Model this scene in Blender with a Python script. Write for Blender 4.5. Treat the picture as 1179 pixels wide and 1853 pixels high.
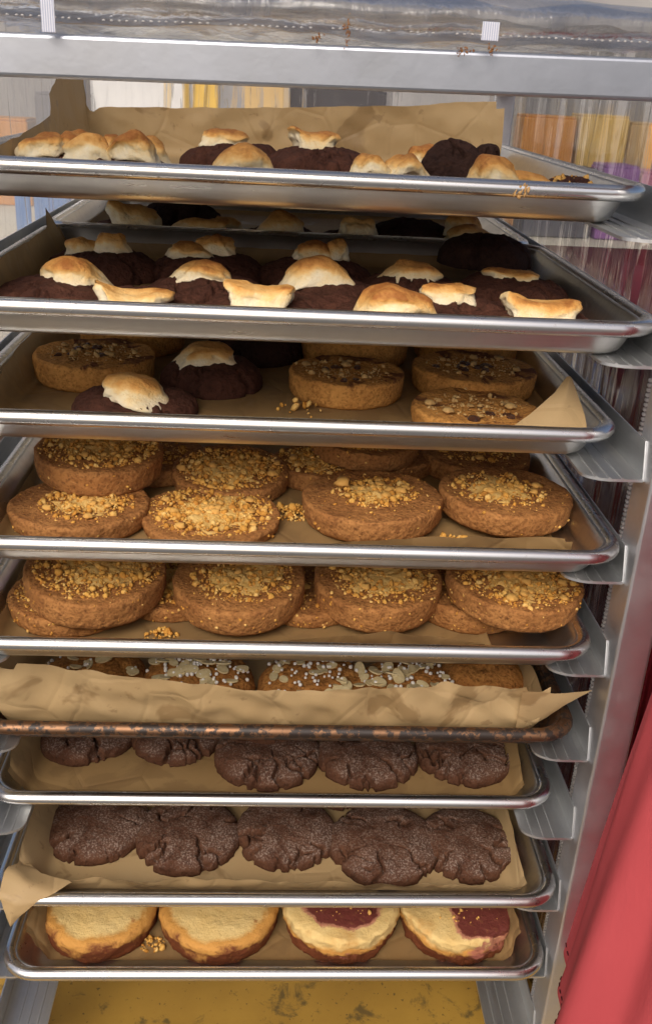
import bpy, bmesh, math, random
import numpy as np
from mathutils import Vector, Matrix, noise
R_ = math.radians
for o in list(bpy.data.objects): bpy.data.objects.remove(o, do_unlink=True)
scn = bpy.context.scene
COL = scn.collection
MM = 0.001
S = 77.0                                  # spacing of the runner levels in mm
def LV(k): return (9 - k) * S             # height of ledge k (1 = top, 10 = lowest) in mm

# ------------------------------------------------------------------ camera, sky, sun, exposure
def cam_axes(rx, ry, rz):
    return Matrix.Rotation(rz, 3, 'Z') @ Matrix.Rotation(rx, 3, 'X') @ Matrix.Rotation(ry, 3, 'Y')
A = cam_axes(-0.42012, -0.05295, -0.06252)
cd = bpy.data.cameras.new('camera'); cam = bpy.data.objects.new('camera', cd); COL.objects.link(cam)
right, fwd, up = A.col[0], A.col[1], A.col[2]
M = Matrix((( right.x, up.x, -fwd.x, -10.812*MM), (right.y, up.y, -fwd.y, -579.536*MM), (right.z, up.z, -fwd.z, 691.189*MM), (0,0,0,1)))
cam.matrix_world = M
cd.sensor_fit = 'HORIZONTAL'; cd.sensor_width = 36; cd.lens = 1734.08/1179*36
cd.clip_start = 0.01; cd.clip_end = 500
cd.dof.use_dof = True; cd.dof.focus_distance = 0.72; cd.dof.aperture_fstop = 36
scn.camera = cam
SUN_EL, SUN_AZ = 42, 200                  # soft high light from behind the camera, a little from its left
w = bpy.data.worlds.new('World'); scn.world = w; w.use_nodes = True
nt = w.node_tree; bg = nt.nodes['Background']
sky = nt.nodes.new('ShaderNodeTexSky'); sky.sky_type = 'NISHITA'; sky.sun_disc = False
sky.sun_elevation = R_(SUN_EL); sky.sun_rotation = R_(SUN_AZ)
sky.air_density = 0.7; sky.dust_density = 5.0; sky.ozone_density = 0.3
nt.links.new(sky.outputs[0], bg.inputs[0]); bg.inputs[1].default_value = 0.12
sd = bpy.data.lights.new('sun', 'SUN'); sun = bpy.data.objects.new('sun', sd); COL.objects.link(sun)
sd.energy = 1.5; sd.angle = R_(32); sd.color = (1.0, 0.95, 0.88)
az = R_(SUN_AZ); el = R_(SUN_EL)
tosun = Vector((math.sin(az)*math.cos(el), math.cos(az)*math.cos(el), math.sin(el)))
sun.rotation_euler = tosun.to_track_quat('Z', 'Y').to_euler()
scn.view_settings.view_transform = 'Standard'; scn.view_settings.look = 'None'
scn.view_settings.gamma = 1; scn.view_settings.use_curve_mapping = False
scn.view_settings.exposure = 0.15
scn.cycles.transparent_max_bounces = 12; scn.cycles.max_bounces = 7; scn.cycles.diffuse_bounces = 3; scn.cycles.glossy_bounces = 4

# ------------------------------------------------------------------ materials
class NT:
    def __init__(s, name):
        s.m = bpy.data.materials.new(name); s.m.use_nodes = True
        s.t = s.m.node_tree; s.b = s.t.nodes['Principled BSDF']; s.out = s.t.nodes['Material Output']
        s.co = s.n('ShaderNodeTexCoord').outputs['Object']
    def n(s, t, **kw):
        x = s.t.nodes.new(t)
        for k, v in kw.items(): setattr(x, k, v)
        return x
    def l(s, a, b): s.t.links.new(a, b)
    def vec(s, sc):
        mp = s.n('ShaderNodeMapping'); s.l(s.co, mp.inputs[0]); mp.inputs['Scale'].default_value = sc
        return mp.outputs[0]
    def noise(s, scale, detail=4, rough=.6, vec=None, dist=0):
        x = s.n('ShaderNodeTexNoise'); x.inputs['Scale'].default_value = scale; x.inputs['Detail'].default_value = detail
        x.inputs['Roughness'].default_value = rough; x.inputs['Distortion'].default_value = dist
        s.l(vec if vec is not None else s.co, x.inputs['Vector']); return x.outputs[0]
    def vor(s, scale, feat='F1', out=0):
        x = s.n('ShaderNodeTexVoronoi', feature=feat); x.inputs['Scale'].default_value = scale; s.l(s.co, x.inputs['Vector']); return x.outputs[out]
    def ramp(s, f, stops):
        x = s.n('ShaderNodeValToRGB'); s.l(f, x.inputs[0]); e = x.color_ramp.elements
        while len(e) < len(stops): e.new(0.5)
        for i, (p, c) in enumerate(stops):
            e[i].position = p; e[i].color = (c, c, c, 1) if not hasattr(c, '__len__') else (*c, 1)
        return x.outputs[0]
    def mix(s, f, a, b, mode='MIX'):
        x = s.n('ShaderNodeMix', data_type='RGBA', blend_type=mode)
        if hasattr(f, 'links'): s.l(f, x.inputs[0])
        else: x.inputs[0].default_value = f
        for i, v in ((6, a), (7, b)):
            if hasattr(v, 'links'): s.l(v, x.inputs[i])
            else: x.inputs[i].default_value = (*v, 1)
        return x.outputs[2]
    def math(s, op, a, b=0.0, clamp=False):
        x = s.n('ShaderNodeMath', operation=op, use_clamp=clamp)
        for i, v in ((0, a), (1, b)):
            if hasattr(v, 'links'): s.l(v, x.inputs[i])
            else: x.inputs[i].default_value = v
        return x.outputs[0]
    def attr(s, name):
        return s.n('ShaderNodeAttribute', attribute_name=name).outputs['Fac']
    def nz(s):
        g = s.n('ShaderNodeNewGeometry'); x = s.n('ShaderNodeSeparateXYZ'); s.l(g.outputs['Normal'], x.inputs[0]); return x.outputs[2]
    def set(s, key, v):
        i = s.b.inputs[key]
        if hasattr(v, 'links'): s.l(v, i)
        elif hasattr(v, '__len__'): i.default_value = (*v, 1)
        else: i.default_value = v
    def bump(s, h, strength, dist, prev=None):
        x = s.n('ShaderNodeBump'); x.inputs['Strength'].default_value = strength; x.inputs['Distance'].default_value = dist
        s.l(h, x.inputs['Height'])
        if prev is not None: s.l(prev, x.inputs['Normal'])
        s.l(x.outputs[0], s.b.inputs['Normal']); return x.outputs[0]

def metal(name, base, r0, r1, dirt=0.0, dirtcol=(.12, .06, .02), streak=(6, 300, 300), bs=.10):
    m = NT(name); m.set('Metallic', 1.0)
    n1 = m.noise(14, 5, .65); n2 = m.noise(1, 4, .6, m.vec(streak))
    c = m.mix(m.ramp(n1, [(.3, 0), (.75, 1)]), base, tuple(v*.8 for v in base))
    c = m.mix(m.ramp(n2, [(.35, 0), (.8, .35)]), c, tuple(v*.62 for v in base))
    if dirt > 0:
        n3 = m.noise(120, 6, .7); d = m.ramp(n3, [(1-dirt, 0), (1-dirt+.06, 1)])
        c = m.mix(d, c, dirtcol); m.set('Metallic', m.math('SUBTRACT', 1.0, m.math('MULTIPLY', d, .9)))
    m.set('Base Color', c)
    m.set('Roughness', m.ramp(m.math('ADD', m.math('MULTIPLY', n1, .6), m.math('MULTIPLY', n2, .4)), [(.3, r0), (.7, r1)]))
    p = m.bump(n2, bs, .0006); m.bump(n1, bs*1.2, .003, p)
    return m.m
ALU = metal('sheet pan aluminium', (.74, .73, .70), .24, .42, .30)
ALU_RIM = metal('pan rim aluminium', (.86, .85, .83), .20, .34, .33, streak=(40, 40, 40), bs=.03)
RACK = metal('rack aluminium', (.80, .81, .84), .34, .60, .24, streak=(26, 26, 26))
RUN = metal('runner aluminium', (.82, .84, .85), .34, .56, .25, streak=(300, 7, 300))
RAIL = metal('top rail aluminium', (.56, .59, .65), .22, .55, .24, streak=(9, 9, 9))
BURNT = metal('burnt pan metal', (.25, .14, .08), .36, .6, .53, (.022, .013, .009))

def paper_mat(name, c0, c1, gl):
    m = NT(name)
    n = m.noise(9, 5, .6); g = m.noise(24, 4, .55, dist=.6); f = m.noise(900, 2, .5)
    c = m.mix(m.ramp(n, [(.3, 0), (.7, 1)]), c0, c1)
    c = m.mix(m.ramp(g, [(gl, 0), (gl+.05, .65)]), c, (.235, .14, .058))
    g2 = m.noise(75, 4, .6, dist=.3); c = m.mix(m.ramp(g2, [(.64, 0), (.68, .5)]), c, (.21, .12, .05))
    c = m.mix(m.math('MULTIPLY', f, .25), c, (.36, .25, .13))
    m.set('Base Color', c); m.set('Roughness', m.ramp(g, [(.55, .62), (.68, .34)]))
    m.set('Specular IOR Level', .35)
    tr = m.n('ShaderNodeBsdfTranslucent'); tr.inputs[0].default_value = (.55, .38, .18, 1)
    mx = m.n('ShaderNodeMixShader'); mx.inputs[0].default_value = .22
    m.l(m.b.outputs[0], mx.inputs[1]); m.l(tr.outputs[0], mx.inputs[2]); m.l(mx.outputs[0], m.out.inputs[0])
    w_ = m.vor(19, 'DISTANCE_TO_EDGE'); p = m.bump(m.ramp(w_, [(0, 0), (.05, 1)]), .30, .0015); m.bump(n, .25, .004, p)
    return m.m
PAPER = paper_mat('brown baking parchment', (.47, .315, .145), (.56, .40, .205), .585)
GREASY = paper_mat('greasy brown parchment', (.29, .170, .062), (.38, .24, .10), .50)

def choc_mat(name, base, hi, sugar):
    m = NT(name)
    n = m.noise(55, 6, .7); f = m.noise(230, 5, .7); ff = m.noise(620, 3, .65)
    c = m.mix(m.ramp(n, [(.34, 0), (.68, 1)]), base, hi)
    c = m.mix(m.ramp(f, [(.50, 0), (.68, .75)]), c, tuple(v*.38 for v in base))
    if sugar:
        up_ = m.ramp(m.nz(), [(.35, .10), (.85, 1)])
        patch = m.ramp(m.noise(34, 5, .65, dist=.5), [(.38, .10), (.62, 1)])
        sp = m.ramp(ff, [(.50, 0), (.60, 1)])
        k = m.math('MULTIPLY', m.math('MULTIPLY', up_, patch), sp)
        c = m.mix(m.math('MULTIPLY', k, .85), c, (.37, .285, .23))
        c = m.mix(m.math('MULTIPLY', m.math('MULTIPLY', up_, patch), .25), c, (.17, .12, .10))
    m.set('Base Color', c); m.set('Roughness', m.ramp(n, [(.3, .75), (.7, .95)])); m.set('Specular IOR Level', .10 if sugar else .18)
    p = m.bump(ff, .7, .0012); p = m.bump(f, .7 if sugar else .9, .002 if sugar else .003, p); m.bump(n, .4 if sugar else .6, .003, p)
    return m.m
CHOC = choc_mat('dark brownie cookie', (.060, .022, .014), (.112, .044, .027), False)
CRINKLE = choc_mat('sugared cocoa cookie', (.076, .031, .0165), (.126, .056, .030), True)
COCOA_DARK = choc_mat('smooth dark cookie', (.032, .015, .011), (.058, .027, .019), False)

def marsh_mat():
    m = NT('toasted marshmallow')
    t = m.attr('toast'); n = m.noise(75, 5, .65); f = m.noise(330, 4, .65)
    tt = m.math('ADD', t, m.math('MULTIPLY', m.math('SUBTRACT', m.noise(48, 5, .65, dist=.4), .5), .75), clamp=True)
    tt = m.math('ADD', tt, m.math('MULTIPLY', m.math('SUBTRACT', f, .5), .34), clamp=True)
    c = m.ramp(tt, [(.0, (.86, .76, .55)), (.22, (.85, .68, .39)), (.46, (.81, .52, .20)), (.74, (.66, .33, .088)), (1.0, (.34, .125, .03))])
    m.set('Base Color', c); m.set('Roughness', .68); m.set('Specular IOR Level', .25)
    p = m.bump(f, .7, .0018); m.bump(n, .45, .003, p)
    return m.m
MARSH = marsh_mat()

def crust_mat(name, a, b, dark, pit=.55, swirl=None):
    m = NT(name)
    n = m.noise(42, 6, .68); f = m.noise(260, 5, .7); pt = m.vor(330)
    c = m.mix(m.ramp(n, [(.3, 0), (.72, 1)]), a, b)
    c = m.mix(m.ramp(f, [(.47, 0), (.66, .85)]), c, dark)
    c = m.mix(m.ramp(pt, [(.10, pit), (.34, 0)]), c, tuple(v*.6 for v in dark))
    if swirl: 
        s_ = m.noise(30, 4, .6, dist=1.2)
        c = m.mix(m.math('MULTIPLY', m.ramp(s_, [(.55, 0), (.62, 1)]), m.ramp(m.nz(), [(.3, .15), (.8, 1)])), c, swirl)
    m.set('Base Color', c); m.set('Roughness', .82); m.set('Specular IOR Level', .18)
    p = m.bump(pt, .5, .0015); p = m.bump(f, .7, .0022, p); m.bump(n, .35, .003, p)
    return m.m
CRUST = crust_mat('brown sugar cookie crust', (.46, .215, .068), (.30, .125, .038), (.17, .064, .020))
BLOND = crust_mat('pale nut cookie crust', (.64, .32, .085), (.52, .24, .060), (.32, .135, .033), swirl=(.16, .058, .022))
SEEDC = crust_mat('golden seed cookie crust', (.47, .225, .06), (.33, .13, .034), (.17, .062, .016))

def cake_mat(name, jam):
    m = NT(name)
    n = m.noise(36, 6, .68); f = m.noise(230, 5, .7)
    a = m.attr('bake'); j = m.attr('jam')
    an = m.math('ADD', a, m.math('MULTIPLY', m.math('SUBTRACT', m.noise(48, 5, .65, dist=.3), .5), .95), clamp=True)
    c = m.mix(m.ramp(n, [(.3, 0), (.7, 1)]), (.66, .45, .165), (.72, .54, .24))
    c = m.mix(m.ramp(an, [(.22, 0), (.48, 1)]), c, (.56, .28, .068))
    c = m.mix(m.ramp(an, [(.62, 0), (.80, 1)]), c, (.155, .045, .017))
    if jam:
        jn = m.math('ADD', j, m.math('MULTIPLY', m.math('SUBTRACT', m.noise(70, 5, .65, dist=.5), .5), .75), clamp=True)
        c = m.mix(m.ramp(jn, [(.46, 0), (.56, .85)]), c, (.42, .15, .11))
        c = m.mix(m.ramp(jn, [(.62, 0), (.70, 1)]), c, (.15, .038, .030))
        m.set('Roughness', m.ramp(jn, [(.5, .75), (.75, .42)]))
    else: m.set('Roughness', .72)
    c = m.mix(m.ramp(f, [(.56, 0), (.75, .3)]), c, (.46, .25, .07))
    c = m.mix(m.ramp(m.noise(110, 4, .6), [(.66, 0), (.72, .7)]), c, (.34, .13, .035))
    m.set('Base Color', c); m.set('Specular IOR Level', .2)
    p = m.bump(f, .7, .002); m.bump(n, .3, .004, p)
    return m.m
CAKE = cake_mat('golden butter cake', False); JAMCAKE = cake_mat('berry swirl cake', True)

def plain(name, a, b, scale=40, rough=.6, bump=.3, bs=400, spec=.35):
    m = NT(name); n = m.noise(scale, 5, .6); f = m.noise(bs, 3, .6)
    m.set('Base Color', m.mix(m.ramp(n, [(.3, 0), (.7, 1)]), a, b)); m.set('Roughness', rough); m.set('Specular IOR Level', spec)
    m.bump(f, bump, .001); return m.m
def crumb_mat():
    m = NT('golden crumb'); g = m.n('ShaderNodeNewGeometry').outputs['Random Per Island']; n = m.noise(140, 5, .65)
    k = m.math('ADD', m.math('MULTIPLY', g, .6), m.math('MULTIPLY', n, .55))
    m.set('Base Color', m.ramp(k, [(.15, (.36, .145, .028)), (.42, (.56, .265, .048)), (.70, (.68, .385, .09)), (.97, (.76, .53, .20))]))
    m.set('Roughness', .8); m.set('Specular IOR Level', .2); m.bump(n, .8, .002); return m.m
CRUMB = crumb_mat()
CRUMB_PALE = plain('pale crumb', (.74, .45, .13), (.56, .28, .06), 170, .75, 1.0, 330)
NUT = plain('walnut piece', (.62, .42, .17), (.42, .24, .08), 220, .6, .5, 700)
CHOCBIT = plain('chocolate chunk', (.085, .034, .017), (.05, .02, .011), 100, .4, .3)
ALMOND = plain('almond slice flesh', (.70, .60, .36), (.58, .45, .23), 300, .55, .2, 800)
PEARL = plain('white sugar pearl', (.82, .80, .76), (.74, .71, .66), 300, .45, .2)
STAIN = plain('brown crumb smear', (.33, .145, .035), (.15, .055, .015), 300, .7, .5, 900)
DRIP = plain('baked marshmallow drip', (.70, .46, .20), (.48, .24, .07), 300, .5, .4, 900)
ZIP = plain('white zipper plastic', (.78, .77, .75), (.70, .69, .67), 200, .4, .1)
TAPE = plain('zipper tape', (.52, .50, .48), (.44, .42, .41), 200, .7, .2)

def cloth_mat(name, a, b):
    m = NT(name); n = m.noise(6, 3, .5); wv = m.noise(1500, 2, .5)
    m.set('Base Color', m.mix(m.ramp(n, [(.3, 0), (.7, 1)]), a, b)); m.set('Roughness', .85); m.set('Specular IOR Level', .2)
    cr = m.noise(1, 4, .6, m.vec((16, 16, 6)), dist=.8); p = m.bump(wv, .25, .0005); m.bump(cr, .5, .005, p); return m.m
RED = cloth_mat('red woven cloth', (.40, .058, .066), (.47, .074, .082))
RED_SHADED = cloth_mat('red tablecloth with shade in colour', (.20, .012, .020), (.24, .018, .026))  # shadow on the red cloth put into the colour as a darker red
THREAD = cloth_mat('dark stitching thread', (.045, .008, .010), (.06, .012, .014))
CREAM = cloth_mat('cream tablecloth', (.56, .52, .42), (.62, .58, .48))
BACKCLOTH = cloth_mat('grey awning fabric', (.30, .29, .29), (.36, .35, .34))
def flatc(name, c, r=.5): return plain(name, c, tuple(v*.82 for v in c), 12, r, .05, 200)

def plastic_mat():
    m = NT('clear crinkled plastic'); m.t.nodes.remove(m.b)
    n1 = m.noise(1, 4, .6, m.vec((46, 46, 3.0)), dist=.5); n2 = m.noise(16, 3, .5, dist=.8)
    bp = m.n('ShaderNodeBump'); bp.inputs['Strength'].default_value = .5; bp.inputs['Distance'].default_value = .005
    m.l(m.math('ADD', n1, m.math('MULTIPLY', n2, .5)), bp.inputs['Height'])
    gl = m.n('ShaderNodeBsdfGlossy'); gl.inputs['Roughness'].default_value = .16; gl.inputs[0].default_value = (.9, .91, .92, 1); m.l(bp.outputs[0], gl.inputs['Normal'])
    df = m.n('ShaderNodeBsdfTranslucent'); df.inputs[0].default_value = (.62, .63, .65, 1)
    trn = m.n('ShaderNodeBsdfTransparent'); trn.inputs[0].default_value = (.92, .92, .92, 1)
    fr = m.n('ShaderNodeFresnel'); fr.inputs['IOR'].default_value = 1.45; m.l(bp.outputs[0], fr.inputs['Normal'])
    streak = m.ramp(n1, [(.40, .03), (.56, .07), (.66, .34)])
    m1 = m.n('ShaderNodeMixShader'); m.l(streak, m1.inputs[0]); m.l(trn.outputs[0], m1.inputs[1]); m.l(df.outputs[0], m1.inputs[2])
    m2 = m.n('ShaderNodeMixShader'); m.l(m.math('ADD', m.math('MULTIPLY', fr.outputs[0], .42), .015, clamp=True), m2.inputs[0]); m.l(m1.outputs[0], m2.inputs[1]); m.l(gl.outputs[0], m2.inputs[2])
    m.l(m2.outputs[0], m.out.inputs[0]); return m.m
PLASTIC = plastic_mat()
def film_mat():
    m = NT('hanging clear film'); m.t.nodes.remove(m.b)
    n1 = m.noise(1, 4, .6, m.vec((46, 46, 2.6)), dist=.5); n2 = m.noise(12, 3, .5, dist=.8)
    bp = m.n('ShaderNodeBump'); bp.inputs['Strength'].default_value = .55; bp.inputs['Distance'].default_value = .006
    m.l(m.math('ADD', n1, m.math('MULTIPLY', n2, .6)), bp.inputs['Height'])
    gl = m.n('ShaderNodeBsdfGlossy'); gl.inputs['Roughness'].default_value = .14; gl.inputs[0].default_value = (.9, .91, .92, 1); m.l(bp.outputs[0], gl.inputs['Normal'])
    df = m.n('ShaderNodeBsdfTranslucent'); df.inputs[0].default_value = (.62, .63, .65, 1)
    rf = m.n('ShaderNodeBsdfRefraction'); rf.inputs['IOR'].default_value = 1.12; rf.inputs['Roughness'].default_value = .10; rf.inputs[0].default_value = (.95, .95, .95, 1); m.l(bp.outputs[0], rf.inputs['Normal'])
    trn = m.n('ShaderNodeBsdfTransparent'); trn.inputs[0].default_value = (.95, .95, .95, 1)
    m0 = m.n('ShaderNodeMixShader'); m0.inputs[0].default_value = .55; m.l(trn.outputs[0], m0.inputs[1]); m.l(rf.outputs[0], m0.inputs[2])
    fr = m.n('ShaderNodeFresnel'); fr.inputs['IOR'].default_value = 1.45; m.l(bp.outputs[0], fr.inputs['Normal'])
    m1 = m.n('ShaderNodeMixShader'); m.l(m.ramp(n1, [(.42, .02), (.58, .05), (.68, .24)]), m1.inputs[0]); m.l(m0.outputs[0], m1.inputs[1]); m.l(df.outputs[0], m1.inputs[2])
    m2 = m.n('ShaderNodeMixShader'); m.l(m.math('ADD', m.math('MULTIPLY', fr.outputs[0], .20), .012, clamp=True), m2.inputs[0]); m.l(m1.outputs[0], m2.inputs[1]); m.l(gl.outputs[0], m2.inputs[2])
    m.l(m2.outputs[0], m.out.inputs[0]); return m.m
FILM = film_mat()

def floor_mat():
    m = NT('worn yellow floor paint')
    n = m.noise(9, 6, .65); st = m.noise(26, 6, .7, dist=.5); sp = m.noise(170, 4, .6)
    c = m.mix(m.ramp(n, [(.3, 0), (.7, 1)]), (.40, .235, .038), (.31, .175, .028))
    c = m.mix(m.ramp(st, [(.56, 0), (.64, .8)]), c, (.085, .06, .022))
    c = m.mix(m.ramp(sp, [(.64, 0), (.69, .8)]), c, (.05, .035, .018))
    m.set('Base Color', c); m.set('Roughness', .55); m.bump(n, .3, .003); return m.m
YELLOW = floor_mat()
PAVE = plain('dark asphalt', (.125, .120, .114), (.155, .150, .142), 8, .85, .5, 120)

# ------------------------------------------------------------------ helpers
def tag(o, label=None, cat=None, group=None, kind=None):
    if label: o['label'] = label
    if cat: o['category'] = cat
    if group: o['group'] = group
    if kind: o['kind'] = kind
    return o
def thing(name, label, cat, loc=(0, 0, 0), rot=(0, 0, 0), group=None):
    o = bpy.data.objects.new(name, None); COL.objects.link(o); o.empty_display_size = .02
    o.location = [v*MM for v in loc]; o.rotation_euler = rot
    return tag(o, label, cat, group)
def obj(name, me, mat, parent=None, loc=None, rot=None):
    o = bpy.data.objects.new(name, me); COL.objects.link(o)
    if mat is not None and not me.materials: me.materials.append(mat)
    if parent is not None: o.parent = parent
    if loc is not None: o.location = [v*MM for v in loc]
    if rot is not None: o.rotation_euler = rot
    return o
def mesh(name, verts, faces, smooth=True, attrs=None):
    """verts in millimetres"""
    me = bpy.data.meshes.new(name)
    v = np.asarray(verts, float) * MM
    me.from_pydata(v.tolist(), [], [tuple(int(i) for i in f) for f in faces])
    if smooth: me.polygons.foreach_set('use_smooth', [True]*len(me.polygons))
    if attrs:
        for k, a in attrs.items():
            at = me.attributes.new(k, 'FLOAT', 'POINT'); at.data.foreach_set('value', np.asarray(a, np.float32))
    me.update(); return me
class MB:
    def __init__(s): s.v = []; s.f = []
    def add(s, v, f):
        b = len(s.v); s.v += [tuple(p) for p in v]; s.f += [tuple(b+i for i in q) for q in f]
    def box(s, x0, x1, y0, y1, z0, z1, bev=0):
        b = bev
        if b <= 0:
            s.add([(x0,y0,z0),(x1,y0,z0),(x1,y1,z0),(x0,y1,z0),(x0,y0,z1),(x1,y0,z1),(x1,y1,z1),(x0,y1,z1)],
                  [(0,3,2,1),(4,5,6,7),(0,1,5,4),(1,2,6,5),(2,3,7,6),(3,0,4,7)]); return
        bm = bmesh.new(); bmesh.ops.create_cube(bm, size=1)
        for q in bm.verts: q.co = Vector((x0+(q.co.x+.5)*(x1-x0), y0+(q.co.y+.5)*(y1-y0), z0+(q.co.z+.5)*(z1-z0)))
        bmesh.ops.bevel(bm, geom=list(bm.edges), offset=b, segments=3, affect='EDGES', profile=.5)
        bm.verts.index_update(); s.add([tuple(q.co) for q in bm.verts], [[q.index for q in f.verts] for f in bm.faces]); bm.free()
    def tube(s, pts, r, n=8):
        pts = [Vector(p) for p in pts]; rings = []
        for i, p in enumerate(pts):
            t = (pts[min(i+1, len(pts)-1)] - pts[max(i-1, 0)]).normalized()
            a = t.cross(Vector((0, 0, 1)) if abs(t.z) < .9 else Vector((1, 0, 0))).normalized(); b = t.cross(a)
            rr = r[i] if hasattr(r, '__len__') else r
            rings.append([tuple(p + a*rr*math.cos(2*math.pi*k/n) + b*rr*math.sin(2*math.pi*k/n)) for k in range(n)])
        v = [q for g in rings for q in g]; f = []
        for i in range(len(pts)-1):
            for k in range(n): f.append((i*n+k, i*n+(k+1) % n, (i+1)*n+(k+1) % n, (i+1)*n+k))
        f.append(tuple(range(n))[::-1]); f.append(tuple((len(pts)-1)*n+k for k in range(n)))
        s.add(v, f)
    def me(s, name, smooth=False): return mesh(name, s.v, s.f, smooth)
def N(x, y, z=0.0): return noise.noise(Vector((x, y, z)))
def FR(x, y, z=0.0, o=4): return noise.fractal(Vector((x, y, z)), 1.0, 2.0, o)
def sst(a, b, x):
    t = min(1, max(0, (x-a)/(b-a))); return t*t*(3-2*t)
def plf(pts):
    xs = [p[0] for p in pts]; ys = [p[1] for p in pts]
    return lambda x: float(np.interp(x, xs, ys))

# ------------------------------------------------------------------ setting
def structure(name, me, mat): return tag(obj(name, me, mat), kind='structure')
b = MB(); b.box(-60000, 60000, -60000, 60000, -420, -400); structure('ground', b.me('ground'), PAVE)
b = MB(); b.box(-1100, 1500, -230, 1500, -398, -170, 6); structure('floor', b.me('floor'), YELLOW)

# ------------------------------------------------------------------ rack
rack = thing('bakery_rack', 'tall aluminium rack with pairs of ledges holding the baking trays', 'rack', (0, 0, -170))
RZ = 170
def part(name, mb, mat, parent=rack, smooth=False):
    o = obj(name, mb.me(name, smooth), mat, parent); 
    if parent is rack: o.location = (0, 0, RZ*MM)
    return o
for sx in (-1, 1):
    for (y0, y1) in ((-10, 21), (632, 662)):
        b = MB(); xa, xb = sorted((sx*236, sx*261)); b.box(xa, xb, y0, y1, -168, 683.5 if sx < 0 else 690, 2); part('upright', b, RACK)
        b = MB(); b.box(xa-3, xb+3, y0-3, y1+3, -170, -150, 3); part('foot', b, RACK)
b = MB(); b.box(-262, 262, -11, 14, 687.7, 709.4, 2.2); b.v = [(x, y, z + x*.013 + .6) for x, y, z in b.v]; part('front_top_rail', b, RAIL)
b = MB(); b.box(-262, 262, 634, 659, 687.5, 709, 2.2); part('rear_top_rail', b, RACK)
for sx in (-1, 1):
    xa, xb = sorted((sx*236.5, sx*260.5)); b = MB(); b.box(xa, xb, 14.5, 633.5, 691, 708.5, 2.2); part('side_top_rail', b, RACK)
    b = MB(); b.box(xa+1, xb-1, 28.5, 631.5, -150, -128, 2.2); part('side_bottom_rail', b, RACK)
b = MB(); b.box(-235, 235, -8, 14, -150, -128, 2.2); part('front_bottom_rail', b, RACK)
def ledge_mesh():
    xs = [195, 196.2]
    for c in (204, 212.5, 221):
        xs += [c-.9, c-.55, c+.55, c+.9]
    xs += [234.8]; xs = sorted(set(xs + [198, 200, 207, 210, 216]))
    r = 21
    def yf(x):
        d = x-195
        return 0 if d >= r else r - math.sqrt(max(0, r*r-(r-d)**2))*1.0
    def zt(x):
        for c in (204, 212.5, 221):
            if abs(x-c) <= .56: return .75
        return 0
    v = []; f = []
    n = len(xs)
    for x in xs:
        y0 = yf(x)*.62
        for (y, z) in ((y0, zt(x)), (662, zt(x)), (662, -2.0), (y0, -2.0)): v.append((x, y, z))
    for i in range(n-1):
        a, c = i*4, i*4+4
        for k in range(4):
            f.append((a+k, a+(k+1) % 4, c+(k+1) % 4, c+k))
    f.append((3, 2, 1, 0)); e = (n-1)*4; f.append((e, e+1, e+2, e+3))
    return v, f
lv, lf = ledge_mesh()
LM = {1: mesh('ledge', lv, lf, False), -1: mesh('ledge', [(-p[0], p[1], p[2]) for p in lv], [q[::-1] for q in lf], False)}
FM = {}
for sx in (1, -1):
    v = []
    for x in (234.9, 235.9):
        v += [(sx*x, 1.5, -2), (sx*x, 3.5, 6), (sx*x, 9, 24), (sx*x, 662, 24), (sx*x, 662, -2)]
    f = [(0,1,2,3,4), (9,8,7,6,5)] + [(i, i+5, (i+1) % 5+5, (i+1) % 5) for i in range(5)]
    if sx == 1: f = [q[::-1] for q in f]
    FM[sx] = mesh('flange', v, f, False)
for k in range(1, 11):
    for sx in (-1, 1):
        led = obj('runner', LM[sx], RUN, rack, (0, 0, LV(k)-.5+RZ))
        obj('flange', FM[sx], RUN, led)

# ------------------------------------------------------------------ trays
def rrect(hx, hy, r, n=9):
    pts = []
    for (cx, cy, a0) in ((hx-r, hy-r, 0), (-hx+r, hy-r, 90), (-hx+r, -hy+r, 180), (hx-r, -hy+r, 270)):
        for i in range(n):
            a = R_(a0 + 90*i/(n-1)); pts.append((cx+r*math.cos(a), cy+r*math.sin(a)))
    return pts
def loops(hx, hy, prof, close_first=True, close_last=False):
    """prof: list of (inset from outer, z, corner r)"""
    v = []; f = []; n = 36
    for (ins, z, r) in prof:
        v += [(x, y, z) for x, y in rrect(hx-ins, hy-ins, max(r, 2))]
    for i in range(len(prof)-1):
        for k in range(n): f.append((i*n+k, i*n+(k+1) % n, (i+1)*n+(k+1) % n, (i+1)*n+k))
    if close_first: f.append(tuple(range(n))[::-1])
    if close_last: f.append(tuple((len(prof)-1)*n+k for k in range(n)))
    return v, f
def tray_meshes(wd, dp):
    hx, hy = wd/2, dp/2; OR = 30
    ins = lambda i: max(6, OR-i*.75)
    inner = [(34, 1.6, 12), (27, 1.6, 14), (23.5, 2.1, 15), (21, 3.6, 17), (19.2, 7, 18), (15, 16, 20), (11.5, 22.2, 22), (10, 23.6, 22.5)]
    outer = [(9.2, 22.4, 23), (13.2, 14, 20.5), (17.2, 5.2, 18), (19, 2.2, 17), (22, .5, 15), (27, 0, 13), (36, 0, 11)]
    prof = inner + outer
    v, f = loops(hx, hy, prof, True, True)
    body = mesh('pan', v, [q[::-1] for q in f], True)
    # rolled rim: a bead swept round the edge
    br = 5.2; prof = []
    for i in range(13):
        a = 2*math.pi*i/12 + math.pi*.9
        prof.append((5.4 - br*math.cos(a), 20.6 + br*1.0*math.sin(a), OR - (5.4-br*math.cos(a))*.85))
    v, f = loops(hx, hy, prof, False, False)
    rim = mesh('rim', v, f, True)
    return body, rim
HALF = tray_meshes(455, 330); FULL = tray_meshes(455, 660)
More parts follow.
